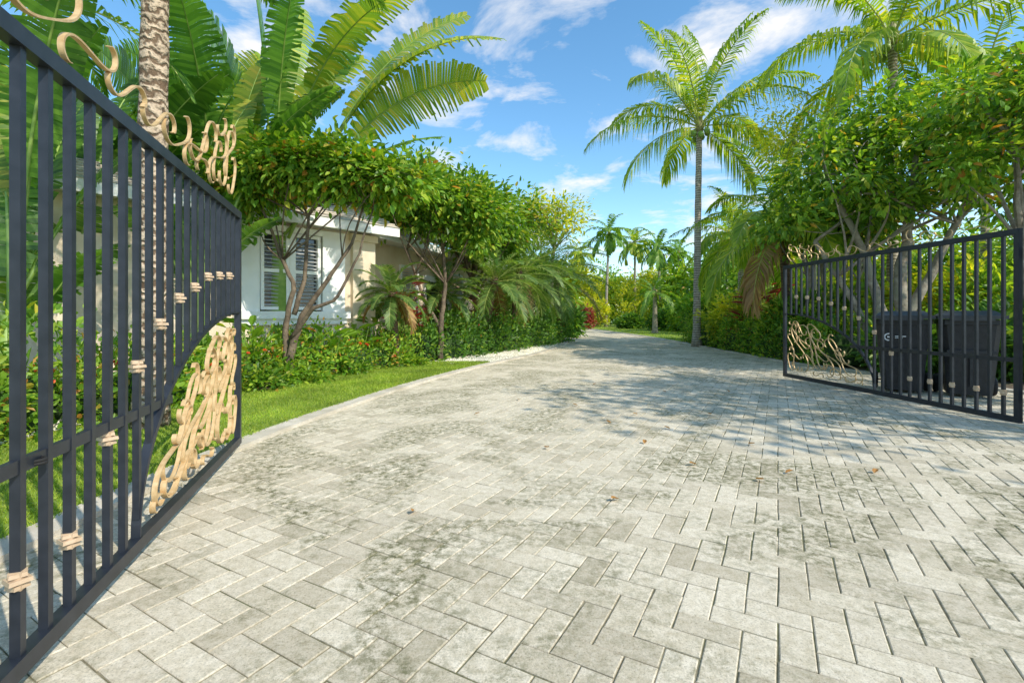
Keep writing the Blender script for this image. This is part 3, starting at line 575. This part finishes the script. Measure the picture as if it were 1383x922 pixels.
def clump(label,x,y,spec,name='banana_plant',stem=(.14,1.5),tear=.35):
    r=thing(name,label,'plant',(x,y,0))
    m=MB();m.tube([(0,0,0),(0,0,stem[1]*.6),(0,0,stem[1])],[stem[0]*1.2,stem[0],stem[0]*.7],10);m.build('stem',M['petiole'],r,True)
    for s_ in spec: paddle(r,(rng.normal()*.1,rng.normal()*.1,stem[1]*.7),R(s_[0]),R(s_[1]),s_[2],s_[3],s_[4],R(s_[5]),s_[6] if len(s_)>6 else 'ban',twist=rng.normal()*.1,roll=s_[7] if len(s_)>7 else rng.normal()*.3,tear=tear,ns=int(s_[3]*19))
    return r
clump('huge paddle leafed traveller palm fanning out above the low spreading tree',WX(375,9.6),9.6,
 [(-3,54,2.6,3.,.62,62,'banY',-.5),(-8,61,2.8,3.5,.68,80,'banY',.5),(5,66,2.7,3.3,.62,50,'banY',.9),(10,76,2.6,3.2,.6,30,'ban',1.),(150,86,2.6,3.,.58,15,'ban',1.1),(170,76,2.4,3.,.58,30,'ban',.9),(180,64,2.2,2.8,.52,45,'ban',.8),(185,52,2.,2.6,.48,60,'ban',.5),(-60,74,2.2,2.6,.5,40,'ban',.7),(90,82,2.9,2.8,.5,20,'banY',.9),(-30,66,3.,2.8,.55,75,'banY',.2),(-2,42,2.2,1.8,.36,50,'ban',.4)],'traveller_palm',(.2,3.9),tear=.42)
clump('second traveller palm with upright paddle leaves left of the huge fanning one',WX(285,9.),9.,
 [(0,80,2.2,3.,.6,15,'ban',1.),(10,66,2.1,3.,.6,35,'banY',.9),(175,84,2.3,3.,.6,12,'ban',1.1),(180,70,2.1,2.8,.56,35,'ban',.9),(185,55,1.9,2.6,.52,50,'banY',.6),(-70,70,1.8,2.6,.56,45,'ban',.6),(90,76,2.3,2.8,.56,25,'banY',.9),(-20,58,1.8,2.4,.5,50,'ban',.4),(170,78,1.4,2.4,.5,30,'ban',.9),(20,84,1.3,2.6,.5,15,'banY',1.)],'traveller_palm',(.18,3.2),tear=.3)
# leaves of the clumps behind the fibrous trunk point away from it
for px,Y,k,lb in ((10,5.6,8,'large banana like clump at far left behind the near gate bars'),(110,7.8,10,'large leafed clump left of the textured palm trunk'),(270,8.0,9,'upright paddle leafed clump between palm trunk and gate end'),(180,8.8,10,'tall paddle leafed clump behind the textured palm trunk'),(60,8.4,10,'tall paddle leafed clump deep in the left corner')):
    sp=[(-20+rng.random()*220,64+24*rng.random(),.6+1.5*rng.random(),2.0+.9*rng.random(),.36,20+30*rng.random(),'banY' if rng.random()<.3 else 'ban') for _ in range(k)]+[(rng.random()*360,50+25*rng.random(),.2+.3*rng.random(),1.4,.3,40,'ban') for _ in range(5)]
    clump(lb,WX(px,Y),Y,sp,stem=(.12,2.3 if Y>6 else 1.2),tear=.3)
palm('tall palm with pale fibrous trunk rising behind the left gate',WX(203,5.0),5.0,6.3,.15,14,3.2,.7,.045,50,'frond','fibrebark',(.08,0),(70,-5),1.0,.4,flare=1.2)
palm('palm whose fronds droop over the far top left corner',WX(-60,6.5),6.5,5.8,.14,10,3.,.6,.045,50,'frond','fibrebark',(.2,0),(75,0),1.2,.4)
for px,Y in ((20,10.5),(130,11.),(250,12.),(-80,8.5),(340,15.)):
    tree('dark bushy tree filling the background at the left behind the paddle leaves',WX(px,Y),Y,[[(0,0,0,.12),(0,0,2.2,.09)]],[(0,0,3.,1.5,1.3,1.6),(.5,.2,1.6,1.4,1.2,1.3),(-.4,0,4.8,1.2,1.1,1.1)],110,30,.27,.12,.28,'tree',group='background trees at the left')
# ------------------------------------------------------------------ RIGHT planting
palm('tall coconut palm with bright fronds standing behind the right hedge',WX(937,18.)+0.1,18.,8.4,.14,0,4.6,1.05,.065,64,'coco','palmbark',(.1,0),nuts=True,ld=.95,
 spec=[(95,88,30,4.6),(12,80,38,5.0),(183,78,50,4.4),(285,66,70,4.2),(350,52,74,4.6),(150,50,88,4.1),(212,40,88,4.8),(25,34,92,4.2),(310,34,85,4.0),(181,20,78,4.8),(345,4,70,3.7),(90,15,75,4.),(197,-8,70,4.0),(10,-24,50,3.2),(120,70,50,4.4),(235,64,74,4.3)])
palm('coconut palm with broad crown at the top right corner',WX(1205,13.5),13.5,9.1,.15,18,4.2,.95,.065,62,'coco','palmbark',(0,0),(78,-30),1.4,.8,nuts=True,az0=.2)
palm('low arching palm between the coconut palm and the right gate',WX(1065,14.2),14.2,3.8,.16,18,3.6,.85,.055,58,'coco','shag',(-.2,0),(72,-20),1.5,.7,dead=1,az0=1.)
palm('short palm half hidden behind the low arching one',WX(1000,20),20,4.5,.13,16,3.2,.75,.055,48,'coco','palmbark',(0,0),(76,-25),1.4,.7,az0=1.)
palm('slender palm at the right edge behind the broad leafy tree',WX(1330,15),15,8.8,.13,15,3.8,.85,.065,52,'coco','palmbark',(0,0),(76,-30),1.4,.7,az0=2.)
tree('large multi stemmed grey tree arching over the right gate',WX(1212,10.6),10.6,
 [[(0,0,0,.17),(.05,0,1.,.14),(.15,.1,2.2,.12),(.35,.1,3.4,.09),(.5,.1,5.,.05)],[(-.1,0,.6,.13),(-.4,.1,1.6,.1),(-.6,.2,2.6,.08),(-1.3,.2,4.,.05)],[(.1,0,1.,.12),(.6,-.1,2.,.09),(1.1,-.2,3.2,.07),(1.9,-.2,4.8,.04)],[(-.15,.2,0,.1),(-.7,.3,1.4,.07),(-1.6,.4,2.9,.05)]],
 [(0,0,5.2,1.7,1.4,1.),(-1.5,0,4.4,1.3,1.1,.9),(1.8,-.3,5.4,1.6,1.3,1.3),(-2.3,.3,3.4,.8,.8,.6),(2.9,-.2,4.3,1.2,1.1,1.),(.6,0,4.0,1.3,1.,.6),(-.6,-.3,3.6,1.,.8,.5)],225,38,.17,.085,.22,'tree','bark',nb=26,br=.024,lo=.2)
tree('leafy tree overhanging the right edge of the picture above the bins',WX(1365,8.2),8.2,
 [[(.5,0,0,.12),(.5,.1,1.2,.1),(.3,.1,2.4,.08),(.4,0,4.,.05)]],[(0,0,4.7,1.4,1.1,.9),(1.2,0,5.2,1.3,1.2,1.1),(-.6,.2,3.8,.7,.7,.45)],140,40,.15,.075,.2,'glossy','bark',nb=18,lo=.2)
tree('airy fine leafed tree between the two coconut palms',WX(1095,16.),16.,[[(0,0,0,.1),(.1,0,3,.08),(.1,0,6.,.05)],[(0,0,2,.07),(-.7,0,5,.05),(-1.,0,6.8,.03)]],
 [(0,0,7.3,2.2,1.8,1.5),(-.9,0,6.6,1.3,1.2,1.1),(.4,0,5.4,1.8,1.5,1.2)],190,24,.15,.055,.28,'yellow','bark',nb=26)
us=[(1000,17,1.9,'yellow','light green bush behind the clipped hedge, left part',1.1,.9),(1075,13.2,1.5,'tree','low green bush just behind the free end of the right gate',.8,.9),(1130,12.4,1.8,'bright','leafy bush seen through the left half of the right gate',1.,1.2),
    (1180,13.,1.8,'yellow','light green bush left of the big grey trunk',.9,1.),(1275,12.,2.3,'yellow','sunlit yellow green bush right of the grey trunk',1.2,1.1),(1345,10.8,2.2,'bright','light green bush behind the plain bin',1.1,1.2),(1380,8.6,1.2,'dark','low dark bush beside the gate post',.7,.8),(1235,9.8,.9,'dark','low dark bush behind the marked bin',.8,.5),(955,22,2.,'tree','green bush at the foot of the tall coconut palm',1.2,1.)]
for px,Y,z,mt,lb,rx,rz in us:
    shrub(lb,WX(px,Y),Y,[(0,0,z*.5,rx,rx*.8,z*.55),(rx*.5,.2,z*.75,rx*.7,rx*.7,rz*.6),(-rx*.4,0,z*.6,rx*.7,rx*.7,rz*.6)],90,32,.16,.08,mt,.16)
for px,Y,h in ((1040,16.2,2.3),(1022,15.6,1.9)):
    rosette('red leafed cordyline plant' + (' taller one behind the right hedge' if h>2 else ' shorter one left of the taller one'),WX(px,Y),Y,h,50,.55,.08,'red',spread=.5)
for i,(px,Y,h) in enumerate(((1085,12.8,3.6),(1118,12.9,3.9),(1150,12.2,3.4),(1170,12.6,4.))):
    tree('slim pale stemmed tree behind the right gate',WX(px,Y),Y,[[(0,0,0,.06),(.1*(-1)**i,0,1.6,.05),(.25*(-1)**i,0,h*.8,.03)]],[(0,0,h,.9,.8,.6)],40,34,.16,.08,.2,'glossy',nb=8,group='slim trees behind the right gate')
for i,(px,Y,z,rx) in enumerate(((1020,27,4.6,2.2),(1100,23,4.2,2.2),(1180,20,4.2,2.2),(1260,18,4.,2.3),(1340,17,4.,2.3),(1430,14,4.,2.))):
    tree('bushy background tree behind the right hand planting',WX(px,Y),Y,[[(0,0,0,.14),(.1,0,z*.6,.1)]],[(0,0,z*.8,rx,rx*.8,z*.3),(rx*.4,0,z*.4,rx,rx*.8,z*.38),(-rx*.5,0,z*.45,rx*.8,rx*.8,z*.35)],120,30,.26,.12,.34,'bright' if i%2==1 else 'yellow' if i==2 else 'tree',group='background trees at the right')
# ------------------------------------------------------------------ CENTRE distance
fp=[(818,46,9.2,'far coconut palm, leftmost of the three at the driveway bend'),(857,50,8.8,'far coconut palm, middle one of three at the driveway bend'),(892,46,7.8,'far coconut palm, rightmost of three at the driveway bend'),(978,31,6.4,'far palm standing right of the tall coconut palm trunk'),(916,54,8.4,'far palm just left of the tall coconut palm trunk'),(787,58,8.8,'tiny far palm at the left of the driveway bend'),(1015,40,8.2,'far slim palm behind the low arching palm')]
for i,(px,Y,h,lb) in enumerate(fp): palm(lb,WX(px,Y),Y,h,.14,16,2.6,.85,.13,26,'coco' if i%2 else 'frond','palmbark',(.3*(1-i%3),0),(76,-40),1.4,.6,parts=False,az0=i*1.3)
palm('short trunked palm standing on the far lawn',WX(884,30),30,2.6,.16,15,2.0,.5,.07,34,'frond','bark',(0,0),(75,-30),1.4,.45,parts=False)
tree('sparse yellow green tree rising above the left palm row',WX(745,27),27,[[(0,0,0,.14),(0,0,4,.1),(.3,0,6,.05)]],[(0,0,6.6,2.0,1.7,1.3),(-1.,0,7.2,1.1,1.1,.9)],100,26,.22,.1,.3,'yellow',nb=26)
ct=[(790,46,2.4,2.4,'yellow','bright yellow green bush left of the driveway bend'),(835,48,4.6,3.2,'yellow','tall yellow green bush at the driveway bend'),(868,46,2.4,2.0,'yellow','yellow green bush right of the tall yellow one on the far lawn'),
    (897,36,1.5,1.2,'dark','round dark bush on the far lawn edge'),(783,40,1.6,1.,'red','small red bush at the left of the driveway bend'),(930,33,2.4,1.6,'bright','pale green bush behind the round dark one'),(760,25,1.3,.8,'dark','dark bush closing the end of the left hedge'),(970,31,2.5,1.6,'yellow','pale green bush far behind the coconut palm'),(850,40,.9,.9,'dark','small dark bush standing alone on the far lawn')]
for px,Y,z,rx,mt,lb in ct:
    shrub(lb,WX(px,Y),Y,[(0,0,z*.5,rx,rx*.8,z*.55),(rx*.4,.2,z*.75,rx*.6,rx*.6,z*.4)],90,34,.22,.11,mt,.2)
for i,(px,Y,z,rx) in enumerate(((700,34,5.6,3.),(755,50,7.,3.8),(800,60,8.,4.6),(850,64,7.,4.6),(900,58,7.4,4.4),(950,46,6.6,4.),(1000,38,6.8,3.6),(720,62,9.,5),(680,50,8,4.5),(1060,34,6.6,3.4),(1110,42,8,4.))):
    tree('distant leafy tree closing the end of the driveway',WX(px,Y),Y,[[(0,0,0,.2),(.1,0,z*.6,.13)]],[(0,0,z*.66,rx,rx*.7,z*.34),(rx*.5,0,z*.4,rx*.8,rx*.7,z*.4),(-rx*.4,0,z*.42,rx*.8,rx*.7,z*.38),(-rx*.7,0,z*.7,rx*.4,rx*.4,z*.2)],140,32,.45,.22,.5,('tree','yellow','bright')[i%3],group='distant trees at the driveway end')
# shade trees outside the gate, right of the camera
tree('roadside tree outside the right gate post casting dappled shade',9.0,2.2,[[(0,0,0,.16),(.1,0,2,.14),(0,.1,4.8,.08)]],[(-.2,0,6.2,2.8,2.4,1.3),(-1.5,.8,5.6,1.6,1.6,.9)],110,24,.18,.085,.3,'tree',nb=20,name='roadside_tree',lo=.1)
tree('taller roadside tree further right of the gate post',11.,3.2,[[(0,0,0,.14),(.1,0,2,.12),(0,.1,4.8,.07)]],[(-.2,0,7.0,2.8,2.4,1.3)],80,20,.17,.08,.32,'tree',nb=16,name='roadside_tree',lo=.1)
# fallen leaves
fl=[(800,520),(835,675),(940,628),(905,580),(1020,648),(1060,640),(860,560),(825,572),(780,548),(735,605),(640,560),(960,560),(1120,600),(1180,640),(985,530),(700,540),(560,690),(900,530),(870,600),(1010,600)]
for px,py in fl:
    Y=CH*F/(py-HZ);m=MB();a_=rng.random()*6.28;m.leaves(np.array([[0,0,.006]]),np.array([[math.cos(a_),math.sin(a_),.12]]),np.array([[.1,.1,1.]]),.07,.04,-.15,.35)
    tag(m.build('fallen_leaf',M['deadleaf'],loc=(WX(px,Y),Y,.003)),'small dry brown leaf lying on the driveway paving','leaf','fallen leaves on the paving')
# ------------------------------------------------------------------ light, sky, camera
sd=nrm(np.array([.70,-.56,.80]));el=math.asin(sd[2]);az=math.atan2(sd[0],sd[1])
w=bpy.data.worlds.new('World');SC.world=w;w.use_nodes=True;nt=w.node_tree;nt.nodes.clear()
sk=N(nt,'ShaderNodeTexSky');sk.sky_type='NISHITA';sk.sun_disc=False;sk.sun_elevation=el;sk.sun_rotation=az;sk.air_density=1.;sk.dust_density=.2;sk.ozone_density=2.
hs=N(nt,'ShaderNodeHueSaturation');hs.inputs['Hue'].default_value=.49;hs.inputs['Saturation'].default_value=1.18;hs.inputs['Value'].default_value=1.72;nt.links.new(sk.outputs[0],hs.inputs['Color'])
tc=N(nt,'ShaderNodeTexCoord');sp=N(nt,'ShaderNodeSeparateXYZ');nt.links.new(tc.outputs['Generated'],sp.inputs[0])
ad=N(nt,'ShaderNodeMath',operation='ADD');nt.links.new(sp.outputs[2],ad.inputs[0]);ad.inputs[1].default_value=.12
mx=N(nt,'ShaderNodeMath',operation='MAXIMUM');nt.links.new(ad.outputs[0],mx.inputs[0]);mx.inputs[1].default_value=.02
cb=N(nt,'ShaderNodeCombineXYZ')
for k in (0,1):
    dv=N(nt,'ShaderNodeMath',operation='DIVIDE');nt.links.new(sp.outputs[k],dv.inputs[0]);nt.links.new(mx.outputs[0],dv.inputs[1]);nt.links.new(dv.outputs[0],cb.inputs[k])
nz=N(nt,'ShaderNodeTexNoise');nz.inputs['Scale'].default_value=2.3;nz.inputs['Detail'].default_value=10;nz.inputs['Roughness'].default_value=.6;nz.inputs['Distortion'].default_value=.4
nt.links.new(cb.outputs[0],nz.inputs['Vector'])
cr=ramp(nt,[(.50,(0,0,0)),(.66,(.95,.95,.95))]);nt.links.new(nz.outputs[0],cr.inputs[0])
cc=mixc(nt,hs.outputs[0],(7.2,7.1,7.),cr.outputs[0])
bg=N(nt,'ShaderNodeBackground');bg.inputs[1].default_value=.15;nt.links.new(cc,bg.inputs[0]);o=N(nt,'ShaderNodeOutputWorld');nt.links.new(bg.outputs[0],o.inputs[0])
import mathutils
L=bpy.data.lights.new('sun','SUN');L.energy=4.6;L.angle=R(.6);L.color=(1,.92,.79);lo=bpy.data.objects.new('sun',L);COL.objects.link(lo);lo.rotation_euler=mathutils.Vector(sd).to_track_quat('Z','Y').to_euler()
cam=bpy.data.cameras.new('camera');co=bpy.data.objects.new('camera',cam);COL.objects.link(co);co.location=(0,0,CH);co.rotation_euler=(R(90),0,0)
cam.lens=F/1383*36;cam.sensor_width=36;cam.shift_y=-36/1383;cam.clip_end=1500;cam.clip_start=.05;SC.camera=co
SC.view_settings.view_transform='Standard';SC.view_settings.look='None';SC.view_settings.exposure=0
